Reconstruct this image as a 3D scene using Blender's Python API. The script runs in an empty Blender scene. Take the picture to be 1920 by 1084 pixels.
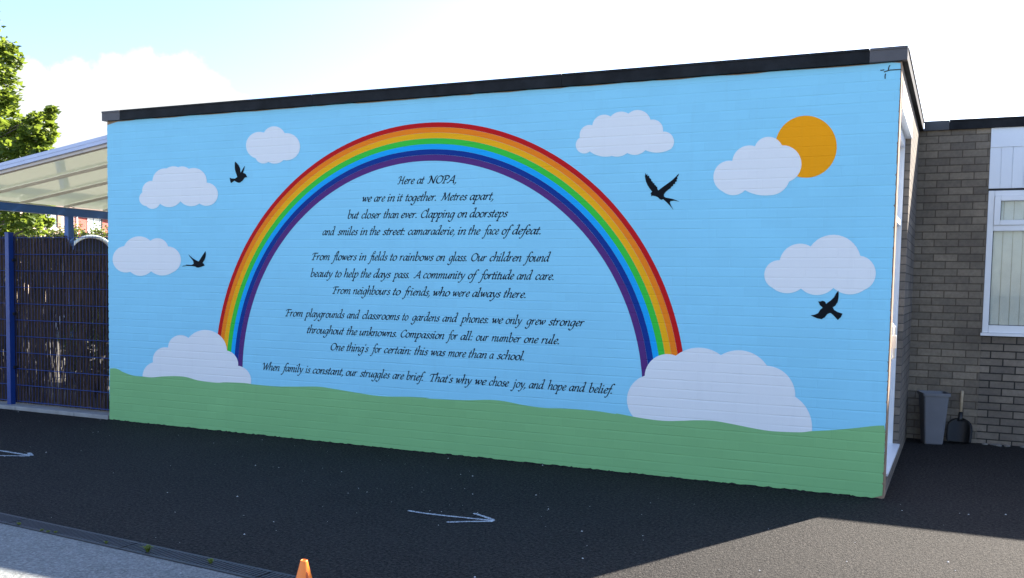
import bpy, bmesh, math, random
from mathutils import Vector, Euler, Matrix
from mathutils.geometry import tessellate_polygon
R = math.radians
SC = bpy.context.scene
COL = SC.collection
rnd = random.Random(7)

# ------------------------------------------------------------------ camera
CAM_P = Vector((8.0226, -7.2919, 1.4927))
CAM_E = Euler((1.5083, -0.0176, 0.4358), 'XYZ')
FPX, SHY = 1800.12, 103.827
cd = bpy.data.cameras.new('camera'); cam = bpy.data.objects.new('camera', cd); COL.objects.link(cam)
cam.location = CAM_P; cam.rotation_euler = CAM_E
cd.sensor_width = 36; cd.lens = FPX/1920*36; cd.shift_y = SHY/1920; cd.clip_end = 2000; cd.clip_start = .05
SC.camera = cam

# ------------------------------------------------------------------ light
SUN_EL, SUN_AZ = R(36.1), math.atan2(.404, .915)          # azimuth from +Y towards +X
sd = bpy.data.lights.new('sun', 'SUN'); sun = bpy.data.objects.new('sun', sd); COL.objects.link(sun)
sd.energy = 5.0; sd.angle = R(.53); sd.color = (1, .91, .79)
SUN_D = Vector((math.sin(SUN_AZ)*math.cos(SUN_EL), math.cos(SUN_AZ)*math.cos(SUN_EL), math.sin(SUN_EL)))
sun.rotation_euler = SUN_D.to_track_quat('Z', 'Y').to_euler(); sun.location = (20, 30, 30)
SC.view_settings.view_transform = 'Standard'; SC.view_settings.look = 'None'
SC.view_settings.exposure = 2.37; SC.view_settings.gamma = 1
SKY_STRENGTH = .08

_M = CAM_E.to_matrix()
def ray(x, y):
    return _M @ Vector(((x-960)/FPX, -(y-542-SHY)/FPX, -1))
def at_y(x, y, Y=0.0):
    d = ray(x, y); return CAM_P + d*((Y-CAM_P.y)/d.y)
def at_z(x, y, Z=0.0):
    d = ray(x, y); return CAM_P + d*((Z-CAM_P.z)/d.z)

# ------------------------------------------------------------------ world: Nishita sky with a cumulus bank low in the west
w = bpy.data.worlds.new('World'); SC.world = w; w.use_nodes = True
nt = w.node_tree; N = nt.nodes; L = nt.links; N.clear()
out = N.new('ShaderNodeOutputWorld'); bg = N.new('ShaderNodeBackground'); L.new(bg.outputs[0], out.inputs[0])
sky = N.new('ShaderNodeTexSky'); sky.sky_type = 'NISHITA'; sky.sun_disc = False
sky.sun_elevation = SUN_EL; sky.sun_rotation = SUN_AZ; sky.air_density = 1.0; sky.dust_density = 1.0; sky.ozone_density = 1.0
bg.inputs['Strength'].default_value = SKY_STRENGTH
tc = N.new('ShaderNodeTexCoord')
def wmath(op, a, b=None, c=None):
    n = N.new('ShaderNodeMath'); n.operation = op
    for i, v in enumerate((a, b, c)):
        if v is None: continue
        if isinstance(v, (int, float)): n.inputs[i].default_value = v
        else: L.new(v, n.inputs[i])
    return n.outputs[0]
blobs = [(42,152,46),(140,162,50),(215,160,54),(275,142,48),(340,146,52),(390,182,50),(432,208,42),(100,225,72),(200,235,75),(320,235,85),(60,285,60),(140,295,60)]
acc = None
for px, py, rr in blobs:
    d = ray(px, py).normalized()
    vn = N.new('ShaderNodeVectorMath'); vn.operation = 'DISTANCE'; L.new(tc.outputs['Generated'], vn.inputs[0]); vn.inputs[1].default_value = d
    v = wmath('DIVIDE', vn.outputs['Value'], rr/FPX*.93)
    acc = v if acc is None else wmath('SMOOTH_MIN', acc, v, .25)
nz = N.new('ShaderNodeTexNoise'); nz.inputs['Scale'].default_value = 55; nz.inputs['Detail'].default_value = 7; nz.inputs['Roughness'].default_value = .62
L.new(tc.outputs['Generated'], nz.inputs['Vector'])
nm = wmath('MULTIPLY', wmath('SUBTRACT', nz.outputs['Fac'], .5), .9)
dd = wmath('ADD', acc, nm)
mr = N.new('ShaderNodeMapRange'); mr.interpolation_type = 'SMOOTHSTEP'
mr.inputs['From Min'].default_value = 1.06; mr.inputs['From Max'].default_value = .80; L.new(dd, mr.inputs['Value'])
n2 = N.new('ShaderNodeTexNoise'); n2.inputs['Scale'].default_value = 14; n2.inputs['Detail'].default_value = 5
L.new(tc.outputs['Generated'], n2.inputs['Vector'])
cr = N.new('ShaderNodeMix'); cr.data_type = 'RGBA'
cr.inputs[6].default_value = (2.30, 2.45, 2.60, 1); cr.inputs[7].default_value = (2.95, 2.95, 2.95, 1); L.new(n2.outputs['Fac'], cr.inputs['Factor'])
tint = N.new('ShaderNodeMix'); tint.data_type = 'RGBA'; tint.blend_type = 'MULTIPLY'; tint.inputs['Factor'].default_value = 1
L.new(sky.outputs[0], tint.inputs[6]); tint.inputs[7].default_value = (.87, .87, .98, 1)
# the haze is thinner towards the west, where the sky shows bluer
wd_ = N.new('ShaderNodeVectorMath'); wd_.operation = 'DISTANCE'; L.new(tc.outputs['Generated'], wd_.inputs[0]); wd_.inputs[1].default_value = ray(60, -60).normalized()
wm = N.new('ShaderNodeMapRange'); wm.interpolation_type = 'SMOOTHSTEP'; L.new(wd_.outputs['Value'], wm.inputs['Value'])
wm.inputs['From Min'].default_value = .10; wm.inputs['From Max'].default_value = .62; wm.inputs['To Min'].default_value = 1; wm.inputs['To Max'].default_value = 0
blue = N.new('ShaderNodeMix'); blue.data_type = 'RGBA'; blue.blend_type = 'MULTIPLY'; L.new(wm.outputs[0], blue.inputs[0])
L.new(tint.outputs[2], blue.inputs[6]); blue.inputs[7].default_value = (.80, .85, .94, 1)
mx = N.new('ShaderNodeMix'); mx.data_type = 'RGBA'
L.new(mr.outputs[0], mx.inputs['Factor']); L.new(blue.outputs[2], mx.inputs[6]); L.new(cr.outputs[2], mx.inputs[7])
L.new(mx.outputs[2], bg.inputs['Color'])

# ------------------------------------------------------------------ mesh helpers
class MB:
    def __init__(s): s.v = []; s.f = []; s.m = []
    def quad(s, a, b, c, d, m=0):
        i = len(s.v); s.v += [tuple(a), tuple(b), tuple(c), tuple(d)]; s.f.append((i, i+1, i+2, i+3)); s.m.append(m)
    def box(s, a, b, m=0, M=None):
        x0, y0, z0 = a; x1, y1, z1 = b
        P = [Vector(q) for q in ((x0,y0,z0),(x1,y0,z0),(x1,y1,z0),(x0,y1,z0),(x0,y0,z1),(x1,y0,z1),(x1,y1,z1),(x0,y1,z1))]
        if M: P = [M @ q for q in P]
        i = len(s.v); s.v += [tuple(q) for q in P]
        for f in ((3,2,1,0),(4,5,6,7),(0,1,5,4),(1,2,6,5),(2,3,7,6),(3,0,4,7)):
            s.f.append(tuple(i+k for k in f)); s.m.append(m)
        return s
    def tube(s, pts, rads, n=8, m=0, cap=True):
        pts = [Vector(p) for p in pts]; rings = []
        for k, p in enumerate(pts):
            d = (pts[min(k+1, len(pts)-1)] - pts[max(k-1, 0)]).normalized()
            u = d.cross(Vector((0,0,1)) if abs(d.z) < .9 else Vector((1,0,0))).normalized(); v = d.cross(u)
            r = rads[k] if isinstance(rads, (list, tuple)) else rads
            i = len(s.v)
            for j in range(n):
                a = 2*math.pi*j/n; s.v.append(tuple(p + (u*math.cos(a) + v*math.sin(a))*r))
            rings.append(i)
        for a, b in zip(rings, rings[1:]):
            for j in range(n):
                s.f.append((a+j, a+(j+1)%n, b+(j+1)%n, b+j)); s.m.append(m)
        if cap:
            s.f.append(tuple(rings[0]+j for j in range(n))[::-1]); s.m.append(m)
            s.f.append(tuple(rings[-1]+j for j in range(n))); s.m.append(m)
        return s
    def lathe(s, prof, c=(0,0,0), n=24, m=0):
        rings = []
        for r, z in prof:
            rings.append(len(s.v))
            for j in range(n):
                a = 2*math.pi*j/n; s.v.append((c[0]+r*math.cos(a), c[1]+r*math.sin(a), c[2]+z))
        for a, b in zip(rings, rings[1:]):
            for j in range(n):
                s.f.append((a+j, a+(j+1)%n, b+(j+1)%n, b+j)); s.m.append(m)
        s.f.append(tuple(rings[-1]+j for j in range(n))); s.m.append(m)
        return s
    def build(s, name, mats, parent=None, smooth=False, bevel=0, kind=None):
        me = bpy.data.meshes.new(name); me.from_pydata(s.v, [], s.f)
        for mt in (mats if isinstance(mats, (list, tuple)) else [mats]): me.materials.append(mt)
        if any(s.m):
            me.polygons.foreach_set('material_index', s.m)
        if smooth: me.polygons.foreach_set('use_smooth', [True]*len(me.polygons))
        me.update()
        o = bpy.data.objects.new(name, me); COL.objects.link(o)
        if parent:
            o.parent = parent; o.matrix_parent_inverse = Matrix.Translation(parent.location).inverted() if not parent.parent and parent.type == 'EMPTY' else Matrix()
        if bevel:
            b = o.modifiers.new('bevel', 'BEVEL'); b.width = bevel; b.segments = 2; b.limit_method = 'ANGLE'
        if kind: o['kind'] = kind
        return o
def poly(name, pts, mat, parent=None):
    """flat polygon from 3-D outline points (any concave outline)"""
    tri = tessellate_polygon([[Vector(p) for p in pts]])
    b = MB(); b.v = [tuple(p) for p in pts]
    for t in tri:
        a, c, d = (Vector(pts[i]) for i in t)
        b.f.append(tuple(t)); b.m.append(0)
    o = b.build(name, mat, parent)
    # wall sheets face -Y
    for p in o.data.polygons:
        if p.normal.y > .5 or p.normal.z < -.5: p.flip()
    o.data.update()
    return o
def tag(o, label, cat, group=None):
    o['label'] = label; o['category'] = cat
    if group: o['group'] = group
    return o
def thing(name, label, cat, loc=(0,0,0), group=None):
    o = bpy.data.objects.new(name, None); COL.objects.link(o); o.location = loc; o.empty_display_size = .1
    return tag(o, label, cat, group)
def copy_thing(o):
    c = o.copy(); COL.objects.link(c)
    for ch in list(o.children):
        d = ch.copy(); COL.objects.link(d); d.parent = c
        for g in list(ch.children):
            e = g.copy(); COL.objects.link(e); e.parent = d
    return c

# ------------------------------------------------------------------ materials
class Mat:
    def __init__(s, name):
        s.m = bpy.data.materials.new(name); s.m.use_nodes = True; s.t = s.m.node_tree; s.N = s.t.nodes; s.L = s.t.links
        s.b = s.N['Principled BSDF']; s.b.inputs['Roughness'].default_value = .6
    def n(s, kind, **kw):
        x = s.N.new('ShaderNode'+kind)
        for k, v in kw.items():
            if k in x.inputs: s.set(x, k, v)
            else: setattr(x, k, v)
        return x
    def set(s, node, k, v):
        if isinstance(v, bpy.types.NodeSocket): s.L.new(v, node.inputs[k])
        else: node.inputs[k].default_value = v
    def math(s, op, a, b=0.0, clamp=False):
        x = s.N.new('ShaderNodeMath'); x.operation = op; x.use_clamp = clamp; s.set(x, 0, a); s.set(x, 1, b); return x.outputs[0]
    def mix(s, f, a, b, mode='MIX'):
        x = s.N.new('ShaderNodeMix'); x.data_type = 'RGBA'; x.blend_type = mode
        s.set(x, 'Factor', f)
        for k, v in (('A', a), ('B', b)):
            i = [q for q in x.inputs if q.name == k and q.type == 'RGBA'][0]
            if isinstance(v, bpy.types.NodeSocket): s.L.new(v, i)
            else: i.default_value = (*v[:3], 1)
        return [q for q in x.outputs if q.type == 'RGBA'][0]
    def pos(s): return s.N.new('ShaderNodeNewGeometry').outputs['Position']
    def noise(s, vec, scale, detail=3, rough=.55):
        x = s.n('TexNoise'); x.inputs['Scale'].default_value = scale; x.inputs['Detail'].default_value = detail; x.inputs['Roughness'].default_value = rough
        s.L.new(vec, x.inputs['Vector']); return x.outputs['Fac']
    def ramp(s, v, lo, hi, a=0.0, b=1.0):
        x = s.n('MapRange'); s.set(x, 'Value', v)
        for k, q in (('From Min', lo), ('From Max', hi), ('To Min', a), ('To Max', b)): x.inputs[k].default_value = q
        return x.outputs[0]
    def bump(s, h, strength=.5, dist=.01):
        x = s.n('Bump'); x.inputs['Strength'].default_value = strength; x.inputs['Distance'].default_value = dist
        s.L.new(h, x.inputs['Height']); s.L.new(x.outputs[0], s.b.inputs['Normal'])
    def col(s, c): s.set(s.b, 'Base Color', c if isinstance(c, bpy.types.NodeSocket) else (*c[:3], 1)); return s
    def rough(s, v): s.set(s.b, 'Roughness', v); return s

def plain(name, c, rough=.6, var=.12, scale=6, metal=0, spec=.5, bump=0):
    m = Mat(name); p = m.pos(); n = m.noise(p, scale, 4)
    m.col(m.mix(m.ramp(n, .25, .75), [x*(1-var) for x in c], [min(1, x*(1+var)) for x in c])); m.rough(rough)
    m.b.inputs['Metallic'].default_value = metal; m.b.inputs['Specular IOR Level'].default_value = spec
    if bump: m.bump(m.noise(p, scale*12, 3), bump, .004)
    return m.m

COURSE, BRICK = .0731, .222
Z_BED = .116
def bricks(m, axis='x'):
    sx = m.n('SeparateXYZ'); m.L.new(m.pos(), sx.inputs[0])
    cz = m.math('ADD', sx.outputs['Z'], -Z_BED + COURSE*20)
    cv = m.n('CombineXYZ'); m.L.new(sx.outputs['X' if axis == 'x' else 'Y'], cv.inputs[0]); m.L.new(cz, cv.inputs[1])
    return cv.outputs[0], sx, cz
def paint(name, c, var=.05):
    """masonry paint over brickwork: bed joints read as fine grooves, perpends nearly filled"""
    m = Mat(name); vec, sx, cz = bricks(m); p = m.pos()
    wob = m.math('MULTIPLY', m.math('SUBTRACT', m.noise(p, 3.5, 2), .5), .006)
    rowp = m.math('FRACT', m.math('DIVIDE', m.math('ADD', cz, wob), COURSE))
    up = m.n('MapRange', interpolation_type='SMOOTHSTEP'); m.L.new(rowp, up.inputs['Value']); up.inputs['From Min'].default_value = .80; up.inputs['From Max'].default_value = .965
    dn_ = m.ramp(rowp, .0, .05, 1.0, 0.0)
    groove = m.math('MAXIMUM', up.outputs[0], dn_)                      # long weathered top arris, sharp bottom arris
    strip = m.n('Mapping'); m.L.new(vec, strip.inputs['Vector']); strip.inputs['Scale'].default_value = (2.2, 13, 1)
    amt = m.ramp(m.noise(strip.outputs[0], 1.0, 4), .33, .68, .10, 1.0)
    groove = m.math('MULTIPLY', groove, amt)
    br = m.n('TexBrick'); m.L.new(vec, br.inputs['Vector'])
    for k, q in (('Scale', 1), ('Brick Width', BRICK), ('Row Height', COURSE), ('Mortar Size', .003), ('Mortar Smooth', .6)): br.inputs[k].default_value = q
    br.inputs['Color1'].default_value = (0,0,0,1); br.inputs['Color2'].default_value = (1,1,1,1); br.inputs['Mortar'].default_value = (.5,.5,.5,1)
    perp = m.math('MULTIPLY', br.outputs['Fac'], m.ramp(m.noise(p, 2.3, 2), .44, .68, 0.0, .70))
    h = m.math('SUBTRACT', 1.0, m.math('MAXIMUM', groove, perp))
    h = m.math('ADD', h, m.math('MULTIPLY', m.noise(p, 70, 4), .16))
    h = m.math('ADD', h, m.math('MULTIPLY', br.outputs['Color'], .10))
    m.bump(h, .62, .0038)
    lowf = m.noise(p, 1.1, 5, .6)
    t = m.math('ADD', m.math('MULTIPLY', lowf, .82), m.math('MULTIPLY', br.outputs['Color'], .18))
    base = m.mix(m.ramp(t, .25, .8), [x*(1-var) for x in c], [min(1, x*(1+var)) for x in c])
    # thin roller coat, with a few scuffs and rain runs
    run = m.n('Mapping'); m.L.new(p, run.inputs['Vector']); run.inputs['Scale'].default_value = (9, 1, .7)
    runs = m.ramp(m.noise(run.outputs[0], 1.3, 5, .65), .56, .78, 0, .16)
    base = m.mix(runs, base, [x*.72+.02 for x in c])
    base = m.mix(m.ramp(m.noise(p, 26, 5, .7), .60, .80, 0, .18), base, [x*.6+.25*.4 for x in c])
    m.col(base); m.rough(.72); m.b.inputs['Specular IOR Level'].default_value = .12
    return m.m
def brickwork(name, c1, c2, mortar, axis='x', msize=.009, bump=.9):
    m = Mat(name); vec, sx, cz = bricks(m, axis); p = m.pos()
    br = m.n('TexBrick'); m.L.new(vec, br.inputs['Vector'])
    for k, q in (('Scale', 1), ('Brick Width', BRICK), ('Row Height', COURSE), ('Mortar Size', msize/2), ('Mortar Smooth', .15), ('Bias', 0.0)): br.inputs[k].default_value = q
    br.inputs['Color1'].default_value = (*c1, 1); br.inputs['Color2'].default_value = (*c2, 1); br.inputs['Mortar'].default_value = (*mortar, 1)
    n = m.noise(p, 30, 5, .65); n2 = m.noise(p, 1.7, 3)
    c = m.mix(m.ramp(n, .3, .75), br.outputs['Color'], (.03,.028,.026), 'MIX'); 
    c = m.mix(.35, br.outputs['Color'], c)
    c = m.mix(m.ramp(n2, .3, .72, 0, .5), c, (.06,.052,.044))
    m.col(c); m.rough(.9); m.b.inputs['Specular IOR Level'].default_value = .2
    h = m.math('SUBTRACT', m.math('MULTIPLY', n, .5), br.outputs['Fac']); m.bump(h, bump, .006)
    return m.m

def asphalt(name, dark, light, scale=110, bump=1.0, patch=.25, spec=.2, clump=1.0):
    m = Mat(name); p = m.pos()
    v = m.n('TexVoronoi'); v.inputs['Scale'].default_value = scale; m.L.new(p, v.inputs['Vector'])
    v2 = m.n('TexVoronoi'); v2.inputs['Scale'].default_value = scale*.55; m.L.new(p, v2.inputs['Vector'])
    sp = m.n('SeparateColor'); m.L.new(v.outputs['Color'], sp.inputs[0]); sp2 = m.n('SeparateColor'); m.L.new(v2.outputs['Color'], sp2.inputs[0])
    grain = m.math('MULTIPLY', m.math('ADD', m.math('MULTIPLY', sp.outputs[0], .6), m.math('MULTIPLY', sp2.outputs[1], .5)), m.ramp(m.noise(p, scale*.7, 3), .32, .62))
    c = m.mix(grain, dark, light)
    warm = m.mix(sp.outputs[2], [light[0]*1.1, light[1]*.96, light[2]*.9], [light[0]*.9, light[1], light[2]*1.08])
    c = m.mix(m.math('MULTIPLY', grain, .8), c, warm)
    big = m.math('ADD', m.math('MULTIPLY', m.noise(p, .7, 5, .65), .6), m.math('MULTIPLY', m.noise(p, 5, 4, .6), .4))
    cl = m.ramp(m.noise(p, 48, 6, .85), .36, .64, -clump, clump)
    c = m.mix(m.ramp(cl, 0, 1), c, [x*1.5 for x in light]); c = m.mix(m.ramp(cl, 0, -1, 0, .8), c, dark)
    c = m.mix(m.ramp(big, .38, .68, 0, patch), c, [x*1.7 for x in light])
    m.col(c); m.rough(.85); m.b.inputs['Specular IOR Level'].default_value = spec
    h = m.math('ADD', m.math('MULTIPLY', sp2.outputs[0], .9), m.math('ADD', m.math('MULTIPLY', m.math('SUBTRACT', 1.0, v.outputs['Distance']), .8), m.math('MULTIPLY', m.noise(p, scale*.5, 3), .6)))
    m.bump(h, bump, .006)
    return m.m

def leafmat(name, c1, c2, trans=.45, rough=.5):
    m = Mat(name); g = m.N.new('ShaderNodeNewGeometry'); p = g.outputs['Position']
    c = m.mix(m.math('ADD', m.math('MULTIPLY', g.outputs['Random Per Island'], .6), m.math('MULTIPLY', m.noise(p, 1.2, 2), .5)), c1, c2)
    m.col(c); m.rough(rough); m.b.inputs['Specular IOR Level'].default_value = .3
    tr = m.N.new('ShaderNodeBsdfTranslucent'); m.L.new(m.mix(.5, c, (.35,.45,.05), 'MIX'), tr.inputs['Color'])
    ms = m.N.new('ShaderNodeMixShader'); ms.inputs[0].default_value = trans
    m.L.new(m.b.outputs[0], ms.inputs[1]); m.L.new(tr.outputs[0], ms.inputs[2])
    m.L.new(ms.outputs[0], m.N['Material Output'].inputs['Surface'])
    return m.m

SKY_BLUE = (.285, .655, .83)
P_SKY = paint('sky_blue_paint', SKY_BLUE)
P_CLOUD = paint('cloud_white_paint', (.80, .80, .80), .02)
P_HILL = paint('hill_green_paint', (.235, .49, .205), .06)
P_SUN = paint('sun_orange_paint', (.95, .36, .006), .03)
P_BLACK = paint('black_paint', (.006, .007, .010), .1)
P_INK = paint('lettering_paint', (.010, .016, .03), .1)
RB = [paint('rainbow_'+n, c, .03) for n, c in (('red', (.56, .010, .012)), ('orange', (.95, .235, .012)), ('yellow', (.95, .44, .010)),
      ('green', (.045, .56, .055)), ('light_blue', (.012, .38, .82)), ('dark_blue', (.006, .04, .25)), ('purple', (.10, .032, .18)))]
M_CORE = plain('bare_brick_edge', (.30, .20, .13), .9, .35, 18, bump=.6)
M_BRICK_Y = brickwork('side_brick', (.30, .25, .20), (.20, .175, .15), (.10, .09, .08), 'y')
M_BRICK = brickwork('grey_brick', (.35, .29, .215), (.215, .18, .14), (.14, .108, .075))
M_BRICK_D = brickwork('grey_brick_dark_joint', (.35, .29, .225), (.22, .185, .15), (.030, .027, .022), msize=.012)
M_FASCIA = plain('bitumen_fascia', (.011, .012, .014), .75, .65, 7, spec=.25, bump=.3)
M_FASCIA_C = plain('grey_corner_trim', (.085, .078, .082), .6, .12, 9, bump=.2)
M_ROOF = plain('roof_felt', (.12, .12, .12), .9, .2, 5, bump=.5)
M_UPVC = plain('white_upvc', (.78, .80, .82), .35, .03, 4)
M_PANEL = plain('white_panel', (.76, .80, .84), .45, .03, 2)
M_DARK = plain('dark_gap', (.012, .012, .013), .6)
M_STEEL = plain('pale_metal', (.62, .60, .56), .35, .08, 20, .4)
M_ASPHALT = asphalt('asphalt', (.0020, .0023, .0029), (.0330, .0302, .0276), patch=.2, spec=.12, clump=1.6)
M_PAVE = asphalt('old_grey_tarmac', (.088, .098, .096), (.228, .242, .236), 110, .6, .18, clump=.5)
M_CONC = plain('concrete', (.30, .29, .28), .9, .2, 7, bump=.5)
M_GRATE = plain('drain_grate', (.032, .034, .040), .55, .2, 10)
M_BLUE = plain('blue_coated_steel', (.011, .045, .22), .38, .12, 5)
M_BLUE2 = plain('blue_canopy_steel', (.035, .15, .50), .4, .12, 5)
M_ALU = plain('pale_blue_trim', (.50, .55, .72), .4, .05, 4)
M_RAFTER = plain('rafter_grey', (.62, .55, .50), .5, .1, 4)
M_CHALK_BASE = None

def poly_mat():
    m = Mat('opal_roof_sheet'); m.col((.68, .73, .68)); m.rough(.12); m.b.inputs['Specular IOR Level'].default_value = .8; m.b.inputs['Coat Weight'].default_value = 1; m.b.inputs['Coat Roughness'].default_value = .05; m.b.inputs['Coat IOR'].default_value = 1.7
    tr = m.N.new('ShaderNodeBsdfTranslucent'); tr.inputs['Color'].default_value = (.50, .53, .46, 1)
    ms = m.N.new('ShaderNodeMixShader'); ms.inputs[0].default_value = .45
    m.L.new(m.b.outputs[0], ms.inputs[1]); m.L.new(tr.outputs[0], ms.inputs[2]); m.L.new(ms.outputs[0], m.N['Material Output'].inputs['Surface'])
    return m.m
M_OPAL = poly_mat()
def chalk_mat():
    m = Mat('chalk_line'); p = m.pos(); n = m.noise(p, 140, 4, .7)
    m.col(m.mix(m.ramp(n, .40, .60), (.03,.032,.036), (.66,.72,.76))); m.rough(.9); return m.m
M_CHALK = chalk_mat()

# ------------------------------------------------------------------ ground
g = MB(); S = 600
g.quad((-S,-S,0),(S,-S,0),(S,S,0),(-S,S,0)); g.build('ground', M_ASPHALT, kind='structure')
DA, DB = at_z(0, 972.5), at_z(540, 1091)                   # drain centre line
dv = (DB-DA).normalized(); dn = Vector((-dv.y, dv.x, 0))   # dn points to the building
if dn.y < 0: dn = -dn
def along(s_, off, z): return DA + dv*s_ + dn*off + Vector((0,0,z))
g = MB(); g.quad(along(-30,-.075,.004), along(-30,-30,.004), along(40,-30,.004), along(40,-.075,.004))
g.build('pavement', M_PAVE, kind='structure')

# drainage channel with slotted grates, 1 m units
dr = thing('drain_channel', 'dark slotted drain channel running between black asphalt and grey tarmac', 'drain', along(0,0,0))
b = MB(); T = Matrix.Translation(DA) @ Matrix.Rotation(math.atan2(dv.y, dv.x), 4, 'Z')
b.box((-3,-.075,-.05),(6,.075,-.002), 0, T); b.build('channel', M_DARK, dr)
for u in range(-2, 5):
    b = MB(); x0, x1 = u*1.0+.18, u*1.0+1.172
    b.box((x0,-.072,.002),(x1,-.052,.010),0,T); b.box((x0,.052,.002),(x1,.072,.010),0,T); b.box((x0,-.004,.002),(x1,.004,.0060),0,T)
    k = x0+.006
    while k < x1-.012:
        b.box((k,-.0519,.002),(k+.013,.0519,.0098),0,T); k += .026
    b.build('grate', M_GRATE, dr)

# pale grit on the asphalt
b = MB()
for i in range(190):
    x = rnd.uniform(-1.5, 9.5); y = -rnd.random()**1.3*4.2-.05
    if rnd.random() < .25: x = rnd.gauss(4.6, 1.2); y = rnd.gauss(-1.4, .5)
    if y > -.03: continue
    r = rnd.choice([.002,.0025,.003,.003,.004,.005,.007]); a = rnd.random()*6.28
    P = [Vector((x+math.cos(a+t)*r*q, y+math.sin(a+t)*r*q, .004)) for t, q in ((0,1),(1.3,.7),(2.6,1.1),(3.9,.8),(5.1,.9))]
    top = Vector((x, y, .004+r*.7)); i0 = len(b.v); b.v += [tuple(q) for q in P]+[tuple(top)]
    for j in range(5): b.f.append((i0+j, i0+(j+1)%5, i0+5)); b.m.append(0)
o = b.build('grit', plain('pale_grit', (.55,.56,.56), .8, .3, 40), kind='stuff')
o['label'] = 'pale specks of grit and chalk scattered over the dark asphalt'; o['category'] = 'grit'

def chalk(strokes, width, label):
    b = MB()
    for pts in strokes:
        P = [at_z(*q, .004) for q in pts]; Q = []
        for a, c in zip(P, P[1:]):
            for k in range(10): Q.append(a.lerp(c, k/10))
        Q.append(P[-1]); Lf, Rt = [], []
        for k, q in enumerate(Q):
            d = (Q[min(k+1,len(Q)-1)]-Q[max(k-1,0)]).normalized(); nn = Vector((-d.y,d.x,0)); wv = width*(.8+.4*rnd.random())
            if k in (0, len(Q)-1): wv *= .6
            Lf.append(q+nn*wv/2); Rt.append(q-nn*wv/2)
        for k in range(len(Q)-1): b.quad(Rt[k], Rt[k+1], Lf[k+1], Lf[k])
    # lay the strokes 0.2 mm apart so they never share a plane
    per = 10*sum(1 for _ in [0])
    o = b.build('chalk_arrow', M_CHALK)
    return tag(o, label, 'chalk mark', 'chalk arrows on the asphalt')
def z_off(strokes): return strokes
chalk([[(765,957.3),(790,961.5),(826.7,966),(880,971.5),(928,976.5)],[(888,962.3),(908,968.5),(926,975)],[(836.7,979),(880,977.8),(925,977.6)]], .026,
      'chalk arrow with a long shaft pointing right, drawn in front of the mural wall')
chalk([[(-70,833),(0,844.8),(58,854.2)],[(-5,854.2),(56,855)],[(54,849),(60,854.2)]], .03, 'chalk arrow tip at the left edge of the photo, near the fence')

# ------------------------------------------------------------------ mural building
W, H, DEP = 7.5855, 3.1, 6.4
WY = 3.2412
mb = thing('mural_building', 'flat roofed brick school block with a rainbow mural and poem painted on its long wall', 'building')
b = MB()
RX = 7.545                                                # door recess plane
b.box((0,.004,0),(7.40,DEP,H-.012),0)
b.box((7.40,.004,0),(W+.006,.17,H-.012),0)                # thin front pier
b.box((7.40,1.70,0),(W+.006,WY-.002,H-.012),1)                # back pier
b.box((7.40,.17,2.99),(W+.006,1.70,H-.012),1)
b.box((7.40,.17,0),(W+.006,1.70,.14),1)
b.build('wall', [M_CORE, M_BRICK_Y], mb)
# painted skin with a ragged edge where the paint stops at the brick arris
def ragged():
    pts = []; z = .0
    zs = [Z_BED+COURSE*k for k in range(-1, 42)]
    x = 0.0
    while x < W-.03:                                      # bottom edge
        pts.append((x, rnd.uniform(.0,.007))); x += rnd.uniform(.015,.06)
    for k, zz in enumerate(zs):                           # right edge upward
        if zz < .05 or zz > 3.07: continue
        e = W - rnd.uniform(0,.004)
        pts += [(e, zz-.012), (W-rnd.choice([.002,.004,.006,.013])*rnd.random(), zz-.003), (W-rnd.choice([.002,.004,.006,.011])*rnd.random(), zz+.003), (W-rnd.uniform(0,.004), zz+.012)]
    x = W-.004
    while x > .03:
        pts.append((x, 3.083+rnd.uniform(-.004,.004))); x -= rnd.uniform(.05,.2)
    for zz in reversed(zs):
        if zz < .05 or zz > 3.07: continue
        pts += [(rnd.uniform(0,.003), zz+.012), (rnd.uniform(.002,.009), zz), (rnd.uniform(0,.003), zz-.012)]
    return pts
poly('painted_sky', [(0.003,0,.2),(W-.014,0,.2)]+[(x,0,z) for x, z in ragged() if z > .21], P_SKY, mb)
# tar dressed up against the wall foot
b = MB(); x = 0.0; pr = None
while x < W+.02:
    zt = .005+.009*rnd.random()**1.8; yo = .03+.03*rnd.random()
    cur = ((x,-yo,.0005),(x,-.010,zt*.75),(x,-.0045,zt),(x,.003,zt*.9))
    if pr:
        for k in range(3): b.quad(pr[k], cur[k], cur[k+1], pr[k+1])
    pr = cur; x += rnd.uniform(.006,.04)
b.build('tar_fillet', M_ASPHALT, kind='structure')
# cap fascia
fz0, fz1 = 3.092, 3.183
def fascia(segs, axis):
    for n_, m_, a, c in segs:
        b = MB()
        if axis == 'front': b.box((a,-.034,fz0),(c,.02,fz1)); b.box((a+.001,-.040,fz1-.012),(c-.001,-.0345,fz1+.004))
        else: b.box((7.56,a,fz0),(7.628,c,fz1)); b.box((7.6285,a+.001,fz1-.012),(7.634,c-.001,fz1+.004))
        b.build(n_, m_, mb)
xl, xr = at_y(224,200,-.034).x, at_y(1630.5,110,-.034).x
fascia([('corner_trim', M_FASCIA_C, -.034, xl), ('fascia', M_FASCIA, xl+.003, 2.6), ('fascia', M_FASCIA, 2.603, 5.05), ('fascia', M_FASCIA, 5.053, xr-.003), ('corner_trim', M_FASCIA_C, xr, 7.628)], 'front')
fascia([('fascia', M_FASCIA, .0205, WY-.001)], 'side')
b = MB(); b.box((-.034,.0205,fz0),(.02,DEP,fz1)); b.build('fascia', M_FASCIA, mb)
b = MB(); b.box((.0205,.0205,fz0),(7.5595,DEP,fz1-.02)); b.build('roof', M_ROOF, mb)

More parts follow.
